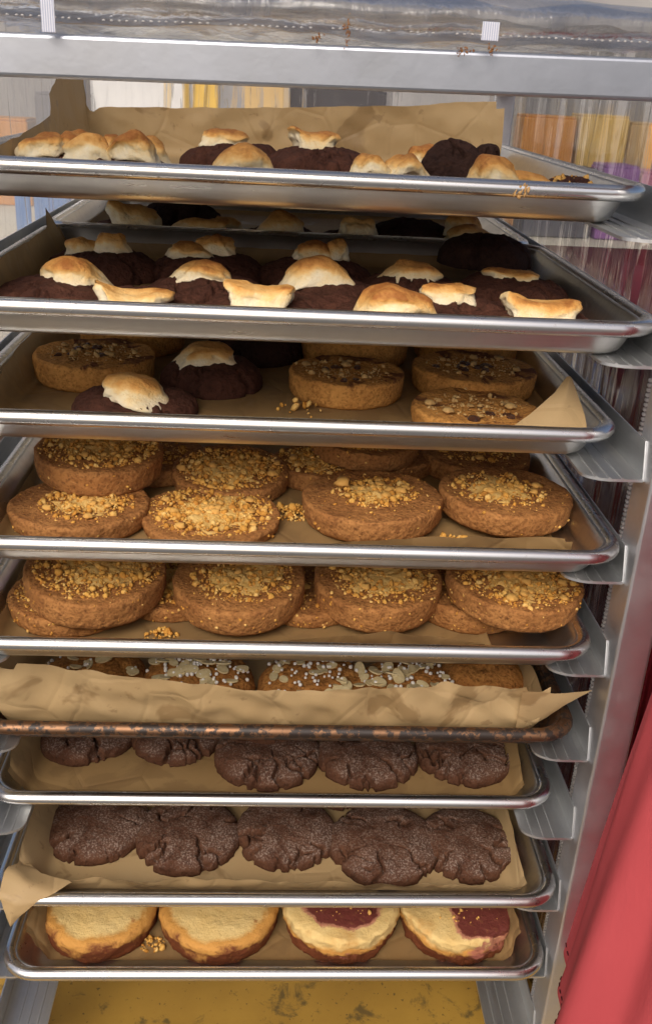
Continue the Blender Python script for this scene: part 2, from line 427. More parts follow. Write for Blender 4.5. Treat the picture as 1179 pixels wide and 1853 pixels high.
def tray(k, prot, dx, label, full=False, burnt=False, rz=0.0, y_off=0):
    dp = 660 if full else 330
    t = thing('baking_tray', label, 'tray', (dx, -prot + dp/2 - 5.2 + y_off, LV(k)+.4), (0, 0, rz), 'metal baking trays on the rack')
    bd, rm = FULL if full else HALF
    if burnt: bd, rm = bd.copy(), rm.copy(); bd.materials.clear(); rm.materials.clear()
    obj('pan', bd, BURNT if burnt else ALU, t); obj('rim', rm, BURNT if burnt else ALU_RIM, t)
    return t
PROT = [0, -44.7, -4.9, -24, 6.6, 6.7, -1.6, -15.8, 11.5, 15.7]
DX = [0, -1, 6, -1, 6, -2, -1, -3, 5, 5]
TL = ['', 'full-length shiny tray on the topmost ledges, lined with tall upturned parchment',
      'aluminium tray packed with marshmallow cookies, second level down, in front of a tray behind',
      'aluminium tray mixing nut cookies and marshmallow cookies, third level down',
      'aluminium tray stacked with crumb-topped brown cookies, fourth level down',
      'aluminium tray of crumb-topped brown cookies, fifth level down',
      'old burnt dark brown tray with tall parchment at its front, sixth level down',
      'aluminium tray of sugared dark cookies under the burnt tray, seventh level down',
      'aluminium tray of sugared dark cookies whose parchment corner hangs over the rim',
      'aluminium tray of golden and berry cakes on the lowest filled level']
TR = {}
for k in range(1, 10):
    TR[k] = tray(k, PROT[k], DX[k], TL[k], full=(k == 1), burnt=(k == 6))
TR[10] = tray(2, -332.5, 1, 'aluminium tray of marshmallow cookies pushed in behind another on the second level')

# ------------------------------------------------------------------ parchment
def paper(label, k, x0, x1, y0, y1, L=0, R=0, F=0, B=0, aL=68, aR=68, aF=68, aB=68, seed=0, wr=2.2, zf=2.3, nx=64, ny=48, dx=0, fold=9, parent=None):
    fn = lambda q: q if callable(q) else (plf(q) if hasattr(q, '__len__') else (lambda s, q=q: q))
    L, R, F, B = fn(L), fn(R), fn(F), fn(B); aL, aR, aF, aB = fn(aL), fn(aR), fn(aF), fn(aB)
    nf = 14
    us = [('L', 1-i/nf) for i in range(nf)] + [('M', i/nx) for i in range(nx+1)] + [('R', (i+1)/nf) for i in range(nf)]
    vs = [('F', 1-i/nf) for i in range(nf)] + [('M', i/ny) for i in range(ny+1)] + [('B', (i+1)/nf) for i in range(nf)]
    def bend(e, a, r=fold):
        a = R_(a); arc = r*a
        if e < arc: t = e/r; return r*math.sin(t), r*(1-math.cos(t))
        return r*math.sin(a)+(e-arc)*math.cos(a), r*(1-math.cos(a))+(e-arc)*math.sin(a)
    V = []
    for (vt, v) in vs:
        for (ut, u) in us:
            x = x0 + (x1-x0)*u if ut == 'M' else (x0 if ut == 'L' else x1)
            y = y0 + (y1-y0)*v if vt == 'M' else (y0 if vt == 'F' else y1)
            z = 0; px, py = x, y; ee = 0
            if ut == 'L': e = u*L(y); d, h = bend(e, aL(y)); px = x0-d; z += h; ee = max(ee, h)
            if ut == 'R': e = u*R(y); d, h = bend(e, aR(y)); px = x1+d; z += h; ee = max(ee, h)
            if vt == 'F': e = v*F(x); d, h = bend(e, aF(x)); py = y0-d; z = max(z, h) if ut == 'M' else max(z, h)*.9+min(z, h)*.15; ee = max(ee, h)
            if vt == 'B': e = v*B(x); d, h = bend(e, aB(x)); py = y1+d; z = max(z, h) if ut == 'M' else max(z, h)*.9+min(z, h)*.15; ee = max(ee, h)
            am = .25 + wr*sst(3, 22, ee)
            n1 = FR(x*.018+seed, y*.018, z*.02, 3); n2 = N(x*.05+seed*2, y*.05, z*.06)
            crease = abs(N(x*.024+seed*3, y*.024, z*.03+seed))*2 + abs(N(x*.05+z*.05+seed, y*.05, z*.02))*1.6 - .5
            V.append((px + am*n1*1.1, py + am*(n2+crease-.6), zf + z + .35*abs(n1) + am*.5*n2*(1 if ee > 3 else 0)))
    W = len(us); Fc = [(j*W+i, j*W+i+1, (j+1)*W+i+1, (j+1)*W+i) for j in range(len(vs)-1) for i in range(W-1)]
    me = mesh('parchment_sheet', V, Fc, True)
    o = obj('parchment_sheet', me, PAPER if k in (1, 6, 8) else GREASY, None, (dx, 0, LV(k)+.4))
    return tag(o, label, 'parchment', 'brown parchment sheets lining the trays')
PA = {}
PA[1] = paper('tall parchment standing up behind the cookies on the topmost tray', 1, -186, 198, 78, 424,
      L=[(60, 26), (168, 34), (269, 44), (280, 60), (330, 74), (424, 84)], B=[(-186, 46), (-100, 50), (0, 55), (120, 63), (200, 70)], R=12, F=12, aL=84, aB=89, seed=1.3, wr=2.6)
PA[2] = paper('parchment under the marshmallow cookies on the second level, peaked at one corner', 2, -192, 196, 37, 296, L=[(20, 30), (140, 34), (262, 33), (281, 50), (296, 32)], F=19, R=9, B=17, aL=72, seed=2.2, dx=3)
PA[10] = paper('parchment in the tray pushed in at the back of the second level', 2, -194, 194, 366, 620, L=15, F=10, R=10, B=10, seed=4.9)
PA[3] = paper('parchment under the nut cookies, one front corner folded up', 3, -194, 192, 58, 318, L=[(50, 24), (150, 34), (318, 36)], F=11, R=12, B=10, seed=3.1)
PA[4] = paper('parchment strip showing before the stacked crumb cookies on the fourth level', 4, -194, 190, 26, 290, L=[(0, 16), (300, 20)], F=[(-200, 10), (-30, 14), (100, 27), (190, 29)], R=6, B=10, aF=74, seed=4.4, dx=4)
PA[5] = paper('parchment bulging in front of the crumb cookies on the fifth level', 5, -194, 150, 27, 290, L=20, F=[(-200, 12), (-10, 15), (80, 29), (150, 17)], R=9, B=10, aF=66, seed=5.7, dx=-2)
PA[6] = paper('tall stained parchment rising over the rim of the burnt tray', 6, -192, 184, 34, 290, L=[(10, 58), (120, 45), (290, 30)], F=[(-192, 72), (-120, 62), (-44, 53), (21, 51), (90, 55), (141, 59), (184, 55)], R=[(10, 44), (90, 40), (290, 20)], B=10, aF=84, aL=70, aR=74, seed=6.9, wr=3.2, fold=12)
PA[7] = paper('parchment under the sugared dark cookies of the seventh level', 7, -190, 192, 48, 310, L=[(30, 30), (60, 42), (310, 30)], R=[(30, 22), (100, 34), (310, 24)], F=11, B=10, aL=66, aR=66, seed=7.5, dx=-3)
PA[8] = paper('parchment of the eighth level, curled at the front with an overhanging corner', 8, -186, 190, 21, 290, L=[(5, 40), (60, 46), (290, 30)], R=[(5, 22), (70, 30), (290, 22)], F=[(-190, 30), (-60, 33), (60, 28), (190, 20)], B=10, aL=62, aF=64, seed=8.2, dx=4, wr=2.8)
PA[9] = paper('crumpled parchment around the golden and berry cakes', 9, -184, 190, 18, 290, L=[(0, 46), (60, 52), (290, 34)], R=[(0, 50), (40, 46), (290, 30)], F=9, B=10, aL=66, aR=78, seed=9.6, dx=4, wr=4.0)

def sheet_patch(name, parent, k, P, nu=14, nv=10, seed=0, amp=1.2, mat=None):
    """bilinear-Bezier sheet through a small grid of world points (mm), a loose flap of the parchment"""
    P = np.asarray(P, float); m, n = P.shape[:2]
    V = []
    for j in range(nv+1):
        for i in range(nu+1):
            a = j/nv*(m-1); c = i/nu*(n-1); j0 = min(int(a), m-2); i0 = min(int(c), n-2); ta, tc = a-j0, c-i0
            p = (P[j0, i0]*(1-ta)*(1-tc) + P[j0+1, i0]*ta*(1-tc) + P[j0, i0+1]*(1-ta)*tc + P[j0+1, i0+1]*ta*tc)
            q = amp*FR(p[0]*.05+seed, p[1]*.05, p[2]*.05, 3)
            V.append((p[0]+q*.6, p[1]+q, p[2]+q*.5))
    W = nu+1; F = [(j*W+i, j*W+i+1, (j+1)*W+i+1, (j+1)*W+i) for j in range(nv) for i in range(nu)]
    V = np.array(V) - np.array([v/MM for v in parent.location])
    return obj(name, mesh(name, V, F, True), PAPER, parent)
z8 = LV(8)
sheet_patch('hanging_corner', PA[8], 8, [[(-203, 26, z8+24), (-186, 8, z8+30), (-160, -2, z8+29)],
      [(-212, 4, z8+38), (-192, -10, z8+36), (-170, -12, z8+29)],
      [(-213, -18, z8+29), (-200, -21, z8+26), (-182, -18, z8+27)],
      [(-208, -20, z8+14), (-203, -22, z8+12), (-194, -20, z8+16)],
      [(-205, -20, z8+3), (-204.5, -20.5, z8+2), (-203, -20, z8+4)]], 16, 18, 3, 1.6)
z3 = LV(3)
sheet_patch('folded_corner', PA[3], 3, [[(146, 40, z3+14), (176, 36, z3+12), (206, 38, z3+16)],
      [(168, 54, z3+25), (188, 50, z3+26), (207, 54, z3+25)],
      [(186, 64, z3+38), (194, 62, z3+40), (204, 66, z3+36)],
      [(196, 74, z3+47), (198, 72, z3+48), (200, 74, z3+46)]], 12, 12, 5, 1.0)
z6 = LV(6)
sheet_patch('pointed_corner', PA[6], 6, [[(180, 15, z6+14), (196, 20, z6+18), (206, 22, z6+23)],
      [(180, 13, z6+32), (202, 17, z6+34), (217, 18, z6+38)],
      [(180, 11, z6+54), (206, 14, z6+50), (233, 13, z6+54)]], 14, 10, 7, .9)

# ------------------------------------------------------------------ baked goods
def lathe_cookie(R, h, seed, kind, nth=120, nt=38):
    """returns mesh, top-height function. kind: crinkle, brownie, disc, cake, dome"""
    sx = seed*7.31
    def outline(th): return 1 + (.045 if kind in ('crinkle', 'brownie') else .018)*N(math.cos(th)*1.3+sx, math.sin(th)*1.3, sx) + (.02 if kind == 'crinkle' else .006)*N(math.cos(th)*4+sx, math.sin(th)*4, 3)
    flat = kind in ('disc', 'cake'); jamk = False
    rows = []
    if flat:
        jamk = kind == 'cake' and seed > 168; er = min(h*.3, 2.8) if kind == 'disc' else (4.0 if jamk else 6.5)
        nr = int(nt*.62)
        for i in range(nr+1): 
            r = (R-er)*(i/nr); rows.append((r, h - (1.2*(1-(r/(R-er))**2) if kind == 'disc' else -2.0*(1-(r/(R-er))**2)), 't'))
        for i in range(1, 6):
            a = i/5*math.pi/2; rows.append((R-er+er*math.sin(a), h-er+er*math.cos(a), 'e'))
        ns = nt-nr-5
        for i in range(1, ns+1):
            t = i/ns; rows.append((R - 1.8*t*t - (2.0*max(0, t-.85)/.15 if t > .85 else 0), (h-er)*(1-t), 's'))
    else:
        a_, b_ = (.86, .50) if kind == 'crinkle' else (.9, .72)
        for i in range(nt+1):
            t = i/nt*math.pi/2; rows.append((R*math.sin(t)**a_, h*max(0, math.cos(t))**b_, 'd'))
        rows.append((R*.97, -.4, 'd'))
    def height(x, y, cracks=True):
        """extra height of the top at x, y"""
        d = 0
        if kind == 'disc': d = 1.3*FR(x*.055+sx, y*.055, sx, 4) + .7*N(x*.2+sx, y*.2, 5) + .35*N(x*.4+sx, y*.4, 8)
        elif kind == 'cake': d = 1.3*FR(x*.04+sx, y*.04, sx, 3) + .25*N(x*.2+sx, y*.2, 5)
        elif kind == 'crinkle': d = 1.5*FR(x*.038+sx, y*.038, sx, 3) + .3*N(x*.17+sx, y*.17, 2) + .2*N(x*.36+sx, y*.36, 7)
        else: d = 3.0*FR(x*.05+sx, y*.05, sx, 5) + 1.3*N(x*.15+sx, y*.15, 2) + .8*N(x*.33+sx, y*.33, 7)
        return d
    rgc = np.random.default_rng(int(seed*100)); CK = []
    for i in range(6):
        CK.append((rgc.uniform(0, 2*math.pi) if i > 2 else rgc.uniform(3.6, 5.8), rgc.uniform(.25, .80), rgc.uniform(1.0, 2.2), rgc.uniform(0, 50), rgc.uniform(.65, 1)))
    def crack(x, y, z, r):
        if kind not in ('crinkle', 'brownie'): return 0
        th = math.atan2(y, x); tot = 0
        for (a, q, wd, sd_, dp_) in CK:
            rf = r/R
            if rf < q-.02: continue
            d = (th-a+math.pi) % (2*math.pi)-math.pi
            if abs(d) > .5: continue
            lat = r*d + 7.5*N(r*.085+sd_, sd_) + 2.0*N(r*.3+sd_, 3)
            ww = wd*(.45+.8*sst(q, 1, rf))*(1+.6*N(r*.25+sd_*2, 6))
            if abs(lat) < ww*1.5: tot = max(tot, (1-sst(ww*.35, ww*1.5, abs(lat)))*sst(q, q+.13, rf)*dp_)
        wx = x + 6*N(x*.07+sx, y*.07, 9); wy = y + 6*N(x*.07, y*.07+sx, 4)
        ds, ps = noise.voronoi(Vector((wx*.050+sx, wy*.050-sx, 1)))
        tot = max(tot, .8*sst(.10, .0, ds[1]-ds[0])*sst(.16, .40, N(x*.035+sx*2, y*.035, 1)))
        return tot*(9.5 if kind == 'crinkle' else 6.5)
    V = []; A1 = []; A2 = []
    jd = (seed*37 % 6.28)
    for (r, z, zone) in rows:
        for k in range(nth):
            th = 2*math.pi*k/nth; c, s = math.cos(th), math.sin(th); o = outline(th)
            rr = r*o; x, y = rr*c, rr*s
            if zone == 't': zz = z + height(x, y); 
            elif zone == 'e': f = max(0, (z-(h-6))/6); zz = z + height(x, y)*f; 
            else: zz = z
            if zone in 'se':
                d = .8*FR(x*.1+sx, y*.1, zz*.12, 3) + .5*N(x*.33+sx, y*.33, zz*.36)
                if kind == 'cake': d *= 3.0 if jamk else 1.7
                x += c*d; y += s*d
            if zone == 'd':
                q = min(1, z/h); d = height(x, y)*(.35+.65*q)
                zz = z + d*min(1, z/(h*.25)) - crack(x, y, z, r)*min(1, z/(h*.18))*(.35+.65*q)
                dd = .8*N(x*.16+sx, y*.16, zz*.2) + .5*N(x*.4, y*.4+sx, zz*.4); rc = crack(x, y, z, r)*(1-q)*.7
                x += c*(dd*(1-q*.7)-rc); y += s*(dd*(1-q*.7)-rc)
            V.append((x, y, max(-.5, zz)))
            if kind == 'cake':
                A1.append(sst(.66, 1.0, r/R)*(.10 if jamk else .66) + ((1.05*sst(.20, .85, 1-zz/h) if jamk else .33*(1-zz/h)) if zone == 's' else 0) + .28*N(x*.02+sx, y*.02, 8))
                ux = x*math.cos(jd)+y*math.sin(jd); A2.append((1-sst(.34, .90, math.hypot(x*.85, (y+R*.12)*.95)/R) if int(seed) % 2 else max(0, (1-sst(.18, .62, abs(y+R*.52)/R))*sst(-.45, .1, x/R))*1.0) if zone in 'te' else ((.60*sst(-.3, .3, x/R) if int(seed) % 2 == 0 else .40)*sst(0, .4, z/h)*(1 if y < 0 else .5)))
    n = len(rows); F = []
    for i in range(n-1):
        for k in range(nth):
            a, b2 = i*nth+k, i*nth+(k+1) % nth
            F.append((a, a+nth, b2+nth, b2))
    F.append(tuple((n-1)*nth+k for k in range(nth))[::-1])
    at = {'bake': A1, 'jam': A2} if kind == 'cake' else None
    me = mesh('cookie', V, F, True, at)
    rs = np.array([q[0] for q in rows]); zs = np.array([q[1] for q in rows])
    def top(x, y):
        r = math.hypot(x, y); return float(np.interp(min(r, R*.97), rs[:nt], zs[:nt])) + height(x, y)*.9
    return me, top

ICO = None
def ico(sub):
    bm = bmesh.new(); bmesh.ops.create_icosphere(bm, subdivisions=sub, radius=1); bm.verts.index_update()
    v = np.array([q.co[:] for q in bm.verts]); f = [[q.index for q in p.verts] for p in bm.faces]; bm.free(); return v, f
I1, I1F = ico(1); I2, I2F = ico(2); I4, I4F = ico(4)
def rnd_rot(rg):
    q = rg.normal(size=4); q /= np.linalg.norm(q); w_, x, y, z = q
    return np.array([[1-2*(y*y+z*z), 2*(x*y-z*w_), 2*(x*z+y*w_)], [2*(x*y+z*w_), 1-2*(x*x+z*z), 2*(y*z-x*w_)], [2*(x*z-y*w_), 2*(y*z+x*w_), 1-2*(x*x+y*y)]])
def lump(rg, size, flat=.7, jag=.28, hi=False):
    v, f = (I2, I2F) if hi else (I1, I1F)
    v = v * (1 + jag*rg.uniform(-1, 1, size=(len(v), 1))) * np.array([1, rg.uniform(.6, 1), flat*rg.uniform(.7, 1.2)]) * size
    return v @ rnd_rot(rg).T if not hi else v @ np.array([[math.cos(a := rg.uniform(0, 6.28)), -math.sin(a), 0], [math.sin(a), math.cos(a), 0], [0, 0, 1]]).T, f
CHUNKS = []
_rg = np.random.default_rng(77)
for i in range(6):
    v, f = lump(_rg, 1.0, .7, .3, True); CHUNKS.append(v)
def chunk_obj(parent, i, size, loc, mat, name='crumb'):
    key = (i % 6, mat.name)
    if key not in CH_ME: CH_ME[key] = mesh(name, CHUNKS[i % 6], I2F, mat is not CHOCBIT)
    o = obj(name, CH_ME[key], mat, parent, loc); o.scale = (size, size, size*.8); return o
CH_ME = {}
def crumble(parent, top, R, seed, cx, cy, rr, n, mound=True, mat=None, mat2=None, big=5, squash=.8, side=0):
    """streusel scattered over the top: fine crumbs are one part, the large ones parts of their own"""
    rg = np.random.default_rng(seed); mb = MB()
    if mound:
        nr, nth = 16, 64; V = []
        for i in range(nr+1):
            for k in range(nth):
                th = 2*math.pi*k/nth; o = 1 + .38*FR(math.cos(th)*1.2+seed, math.sin(th)*1.2, seed*.7, 3)
                r = rr*.95*o*i/nr; x = cx+r*math.cos(th); y = cy+r*math.sin(th)*squash
                q = math.hypot(x, y)
                if q > R*.93: x *= R*.93/q; y *= R*.93/q
                z = top(x, y) + 2.3 - 4.2*(i/nr)**1.6 + 2.0*FR(x*.13+seed, y*.13, 3, 3) + .9*N(x*.4, y*.4, seed)
                V.append((x, y, z))
        F = [(i*nth+k, (i+1)*nth+k, (i+1)*nth+(k+1) % nth, i*nth+(k+1) % nth) for i in range(nr) for k in range(nth)]
        mb.add(V, F)
    for i in range(int(n*2.0)):
        a = rg.uniform(0, 6.283); q = rg.uniform(0, 1)**.55 * rr * (1.0 if rg.uniform() < .74 else 2.0)
        x = cx + q*math.cos(a); y = cy + q*math.sin(a)*squash
        d = math.hypot(x, y)
        if d > R*.95: continue
        s = min(3.3, .60/ (rg.uniform(.045, 1)**.6)) * (1 if q < rr else .6)
        v, f = lump(rg, s); mb.add(v + np.array([x, y, top(x, y) + s*.2 + (1.2 if mound and q < rr*.8 else 0)]), f)
    for i in range(side):
        a = rg.uniform(math.pi*1.02, math.pi*1.98); s = rg.uniform(.5, 1.7); z = rg.uniform(.15, 1)*top(R*.9, 0)
        v, f = lump(rg, s); mb.add(v + np.array([(R-.6)*math.cos(a), (R-.6)*math.sin(a), z]), f)
    o = obj('crumble_topping', mb.me('crumble_topping', True), mat or CRUMB, parent); tag(o, kind='stuff')
    for i in range(big):
        a = rg.uniform(0, 6.283); q = rg.uniform(0, .95)*rr; x = cx+q*math.cos(a); y = cy+q*math.sin(a)*squash
        if math.hypot(x, y) > R*.9: continue
        s = rg.uniform(2.4, 4.3); chunk_obj(parent, int(rg.integers(6)), s, (x, y, top(x, y)+1.2+s*.35), mat2 or CRUMB_PALE)
def marshmallow(parent, seed, loc, w_, d_, h_, bend=0.0, lean=0.0, rz=0.0, toast=1.0, tip=(0, 0), lumps=.20, ex=.80):
    V = np.empty_like(I4); T = []
    for i, n in enumerate(I4):
        sg = np.sign(n); p = sg*np.abs(n)**np.array([ex, ex, .78])
        x, y, z = p[0]*w_/2, p[1]*d_/2, p[2]*h_/2
        u = x/(w_/2); vv = y/(d_/2)
        g = FR(n[0]*.9+seed*3.1, n[1]*.9, n[2]*.9+seed, 3); g2 = N(n[0]*2.6+seed, n[1]*2.6, n[2]*2.6)
        g3 = N(n[0]*5+seed*2, n[1]*5, n[2]*5)
        k = 1 + lumps*g*1.7 + .07*g2 + .03*g3
        x *= k; y *= k; z = z*(1 + .35*g) 
        z += h_*.20*N(u*1.3+seed*5, vv*1.1, 2)*(1 if z > 0 else .35)
        z += bend*(1.7 if bend > 0 else 1)*(u*u-.35) + lean*u*.5
        if u > .55: z += tip[1]*(u-.55)
        if u < -.55: z += tip[0]*(-u-.55)
        z += h_*.36
        z = max(z, -1.5)
        q_ = 1 + .16*sst(.42, 0, z/h_) + .10*N(math.atan2(vv, u)*1.6+seed, seed*2, 1)*sst(.5, 0, z/h_); x *= q_; y *= q_
        z -= (x*x+y*y)/150
        V[i] = (x + .9*N(x*.13+seed, y*.13, z*.13), y + .9*N(x*.13, y*.13+seed, z*.13), z + .8*N(x*.16+seed, y*.16, 4)*sst(0, 4, z))
        up_ = sst(-.35, .75, n[2] + .2*g2 + .18*g); hh = sst(.05, .75, (z/h_) + .12*g2)
        T.append(min(1, max(0, toast*(.05+.60*up_*(.35+.65*hh) + .34*max(0, g)*hh + .16*sst(.4, .95, z/h_)))))
    me = mesh('marshmallow', V, I4F, True, {'toast': T})
    return obj('marshmallow', me, MARSH, parent, loc, (0, 0, rz))

def cookie(name, label, cat, group, kind, mat, k, x, y, dz, R, h, seed, rot=(0, 0, 0), nth=120, nt=38, meshpart='cookie_base'):
    t = thing(name, label, cat, (x, y, LV(k)+.4+2.4+dz), rot, group)
    me, top = lathe_cookie(R, h, seed, kind, nth, nt)
    obj(meshpart, me, mat, t)
    return t, top
TRN = {1: 'topmost tray', 2: 'second-level tray', 3: 'third-level tray', 4: 'fourth-level tray', 5: 'fifth-level tray', 6: 'burnt tray', 7: 'seventh-level tray', 8: 'eighth-level tray', 9: 'lowest filled tray'}

# --- marshmallow cookies: (level, x, y, dz, R, h, [marshmallows: dx, dy, w, d, h, bend, lean, rz, tipL, tipR, toast]), label)
G1 = 'marshmallow cookies'
SM = [
 (1, -168, 150, 0, 41, 20, [(-8, -10, 34, 30, 18, 0, 6, .1, 0, 0, .95), (12, 2, 28, 26, 21, -3, 2, 0, 0, 0, 1.0)], 'marshmallow cookie on the topmost tray against its torn parchment wall'),
 (1, -118, 118, 0, 42, 22, [(-20, -6, 36, 30, 20, -5, 0, .1, 0, -4, .85), (10, -8, 33, 30, 21, -7, 0, -.2, -2, -4, 1.0), (-14, 30, 20, 20, 23, 0, 0, 0, 0, 0, .9), (14, 26, 26, 24, 22, -4, -5, 0, 0, 0, .85)], 'cookie on the topmost tray heaped with four toasted marshmallows'),
 (1, -50, 290, 0, 47, 22, [(-10, 0, 42, 30, 19, 2, 0, .05, 0, 0, 1.1)], 'topmost tray cookie at the back with a flat-topped brown marshmallow'),
 (1, -34, 118, 0, 44, 17, [(-2, -12, 44, 34, 22, -9, 6, .05, -2, -5, .95)], 'topmost tray cookie with one big arched marshmallow near the rim'),
 (1, 24, 270, 0, 50, 24, [(-8, 10, 40, 28, 23, 6, -4, 0, 0, 0, 1.1)], 'wide cookie on the topmost tray, marshmallow like a saddle, by standing parchment'),
 (1, 68, 132, 0, 44, 18, [(-16, -10, 26, 26, 18, -4, 0, 0, -4, 0, .95), (8, -10, 28, 26, 19, -5, 0, .2, 0, -6, 1.0)], 'topmost tray cookie with a pair of round marshmallows side by side'),
 (1, 108, 225, 0, 42, 18, [(-2, -8, 32, 28, 24, -3, -2, 0, 0, 0, 1.25)], 'topmost tray cookie with the darkest toasted marshmallow, beside leaning dark cookie'),
 (1, 140, 114, 0, 43, 15, [(-3, -8, 40, 36, 26, -8, -10, 0, -3, 0, 1.0), (20, -2, 38, 30, 14, -2, -8, .1, 0, -4, .8), (36, -6, 22, 16, 10, 2, 0, .3, 0, 2, .7)], 'torn cookie with sprawling white marshmallow beside the leaning dark cookie'),
 (2, -160, 84, 0, 45, 20, [(9, 8, 45, 34, 20, -7, -3, -.12, 0, -5, 1.0)], 'front cookie in the parchment corner of the second-level tray, arched marshmallow'),
 (2, -104, 69, 0, 44, 17, [(-2, -17, 48, 30, 17, 8, -2, -.05, 0, -6, 1.0)], 'second-level cookie with a bone-shaped marshmallow dipping in the middle'),
 (2, -150, 208, 0, 47, 20, [(-16, 4, 26, 26, 19, -3, 0, 0, 0, 0, .95), (8, 2, 28, 24, 21, -3, 0, .1, 0, -5, 1.0)], 'second-level cookie at the back beside the peaked parchment, two joined marshmallows'),
 (2, -68, 212, 0, 47, 20, [(-14, -2, 34, 26, 15, 0, 0, 0, 0, 0, .95), (4, 10, 34, 28, 22, -4, 0, 0, 0, 0, 1.15)], 'second-level cookie at the back with one marshmallow slumped before another'),
 (2, -62, 122, 0, 45, 20, [(-3, 0, 42, 30, 17, -3, 0, .05, 0, -6, 1.0)], 'second-level cookie with a smooth oval marshmallow in the middle row'),
 (2, -20, 70, 0, 44, 18, [(-3, -17, 47, 32, 22, 6, -5, 0, 0, 0, .9)], 'second-level cookie near the rim with a chunky twin-lobed marshmallow'),
 (2, 20, 212, 0, 47, 20, [(-4, 4, 34, 28, 20, -2, 0, 0, 0, 0, 1.25), (16, 8, 22, 20, 22, 0, 4, .3, 0, 0, .9)], 'second-level cookie at the back with the browned marshmallow in the middle'),
 (2, 24, 126, 0, 47, 20, [(-5, 0, 53, 36, 22, -8, -2, .05, -4, -5, 1.0)], 'second-level cookie with a large wavy marshmallow in the middle row'),
 (2, 92, 162, 0, 46, 19, [(-2, 2, 45, 30, 19, -3, 5, .05, -3, 3, 1.05)], 'second-level cookie with a long flat marshmallow beside the stacked bare cookie'),
 (2, 68, 68, 0, 43, 16, [(-2, -22, 55, 34, 24, -9, -2, 0, -5, 4, 1.15)], 'second-level cookie at the rim with the widest peaked marshmallow'),
 (2, 110, 92, 0, 42, 18, [(-3, -4, 38, 28, 16, 3, 0, 0, 0, 0, 1.05)], 'second-level cookie with a small dished marshmallow of golden brown rim'),
 (2, 172, 168, 0, 44, 20, [(-2, 0, 42, 26, 13, 3, -2, -.1, 0, -3, 1.35)], 'second-level cookie by the bare tray wall with a thin browned marshmallow'),
 (2, 162, 72, 0, 46, 17, [(2, -16, 50, 32, 19, 8, -2, 0, 0, -5, .95)], 'second-level cookie in the bare front corner with a wide saddle marshmallow'),
 (10, -152, 392, 0, 45, 21, [(0, -18, 50, 30, 23, 4, -12, 0, 6, 0, .9)], 'cookie with a sloping marshmallow in the tray behind, near its parchment'),
 (10, -84, 388, 0, 45, 17, [(0, -18, 52, 28, 16, 3, 3, 0, 0, 8, 1.0), (16, 40, 44, 26, 20, 2, 0, 0, 0, 0, .8)], 'cookie in the tray behind with a low ridge-shaped marshmallow'),
 (10, -8, 390, 0, 45, 18, [(-2, -18, 43, 30, 21, -5, 6, 0, 0, 0, .95)], 'cookie in the tray behind with a rounded hump marshmallow'),
 (10, 66, 392, 0, 45, 18, [(-1, -20, 37, 24, 24, 0, 0, 0, 0, 0, .7)], 'cookie in the tray behind with a pale cup-shaped marshmallow'),
 (10, 170, 388, 0, 45, 20, [(0, -20, 50, 30, 17, -5, 4, .1, 0, 6, .9), (-2, 2, 36, 26, 25, 0, 0, 0, 0, 0, 1.0)], 'cookie in the tray behind with two marshmallows above the stacked bare cookie'),
 (3, -112, 96, 0, 45, 18, [(0, -8, 45, 36, 27, -4, -9, .05, 0, 7, .80)], 'third-level marshmallow cookie close to the rim with a tall white marshmallow'),
 (3, -62, 172, 0, 41, 24, [(-3, -4, 44, 32, 23, -5, 0, 0, -6, 2, .85)], 'third-level marshmallow cookie with a deep crack, behind the tall white marshmallow'),
]
for i, (k, x, y, dz, R, h, ms, lab) in enumerate(SM):
    kk = 2 if k == 10 else k
    t, top = cookie('marshmallow_cookie', lab, 'cookie', G1, 'brownie', CHOC, kk, x, y, dz, R, h, 11+i*1.7, (0, 0, i*.9 if False else 0))
    for j, (dx, dy, mw, md, mh, be, le, rz, t0, t1, to) in enumerate(ms):
        marshmallow(t, 3+i*2.3+j*1.1, (dx, dy, top(dx, dy)-1.5), mw*.98, md, mh*{1: .78, 2: .78, 10: .95, 3: .60}[k], be, le, rz, to*(1.15 if k in (1, 10) else 1.05), (t0, t1))
# bare dark cookies
def bare(lab, k, x, y, dz, R, h, seed, rot=(0, 0, 0), mat=None):
    t = cookie('chocolate_cookie', lab, 'cookie', 'bare dark chocolate cookies', 'brownie', mat or COCOA_DARK, k, x, y, dz, R, h, seed, rot)[0]; return t
bare('bare dark cookie stacked on the others at the back of the second-level tray', 2, 164, 246, 16, 40, 24, 71)
bare('tall bare dark cookie beside the sloping marshmallow in the tray behind', 2, -112, 440, 0, 46, 34, 72)
bare('bare dark cookie between the cup-shaped marshmallow and the tray wall behind', 2, 118, 402, 0, 46, 30, 73)
bare('dark smooth cookie leaning on edge beside the sprawling marshmallow, topmost tray', 1, 114, 152, 18, 24, 13, 74, (R_(62), R_(8), 0))
bare('torn crumbly cookie piece beside the sprawling marshmallow on the topmost tray', 1, 186, 104, 0, 24, 22, 78, (0, 0, 0), CHOC)
bare('small dark cookie lump wedged behind the sprawling marshmallow, topmost tray', 1, 138, 168, 24, 10, 15, 75, (R_(20), R_(20), 0))

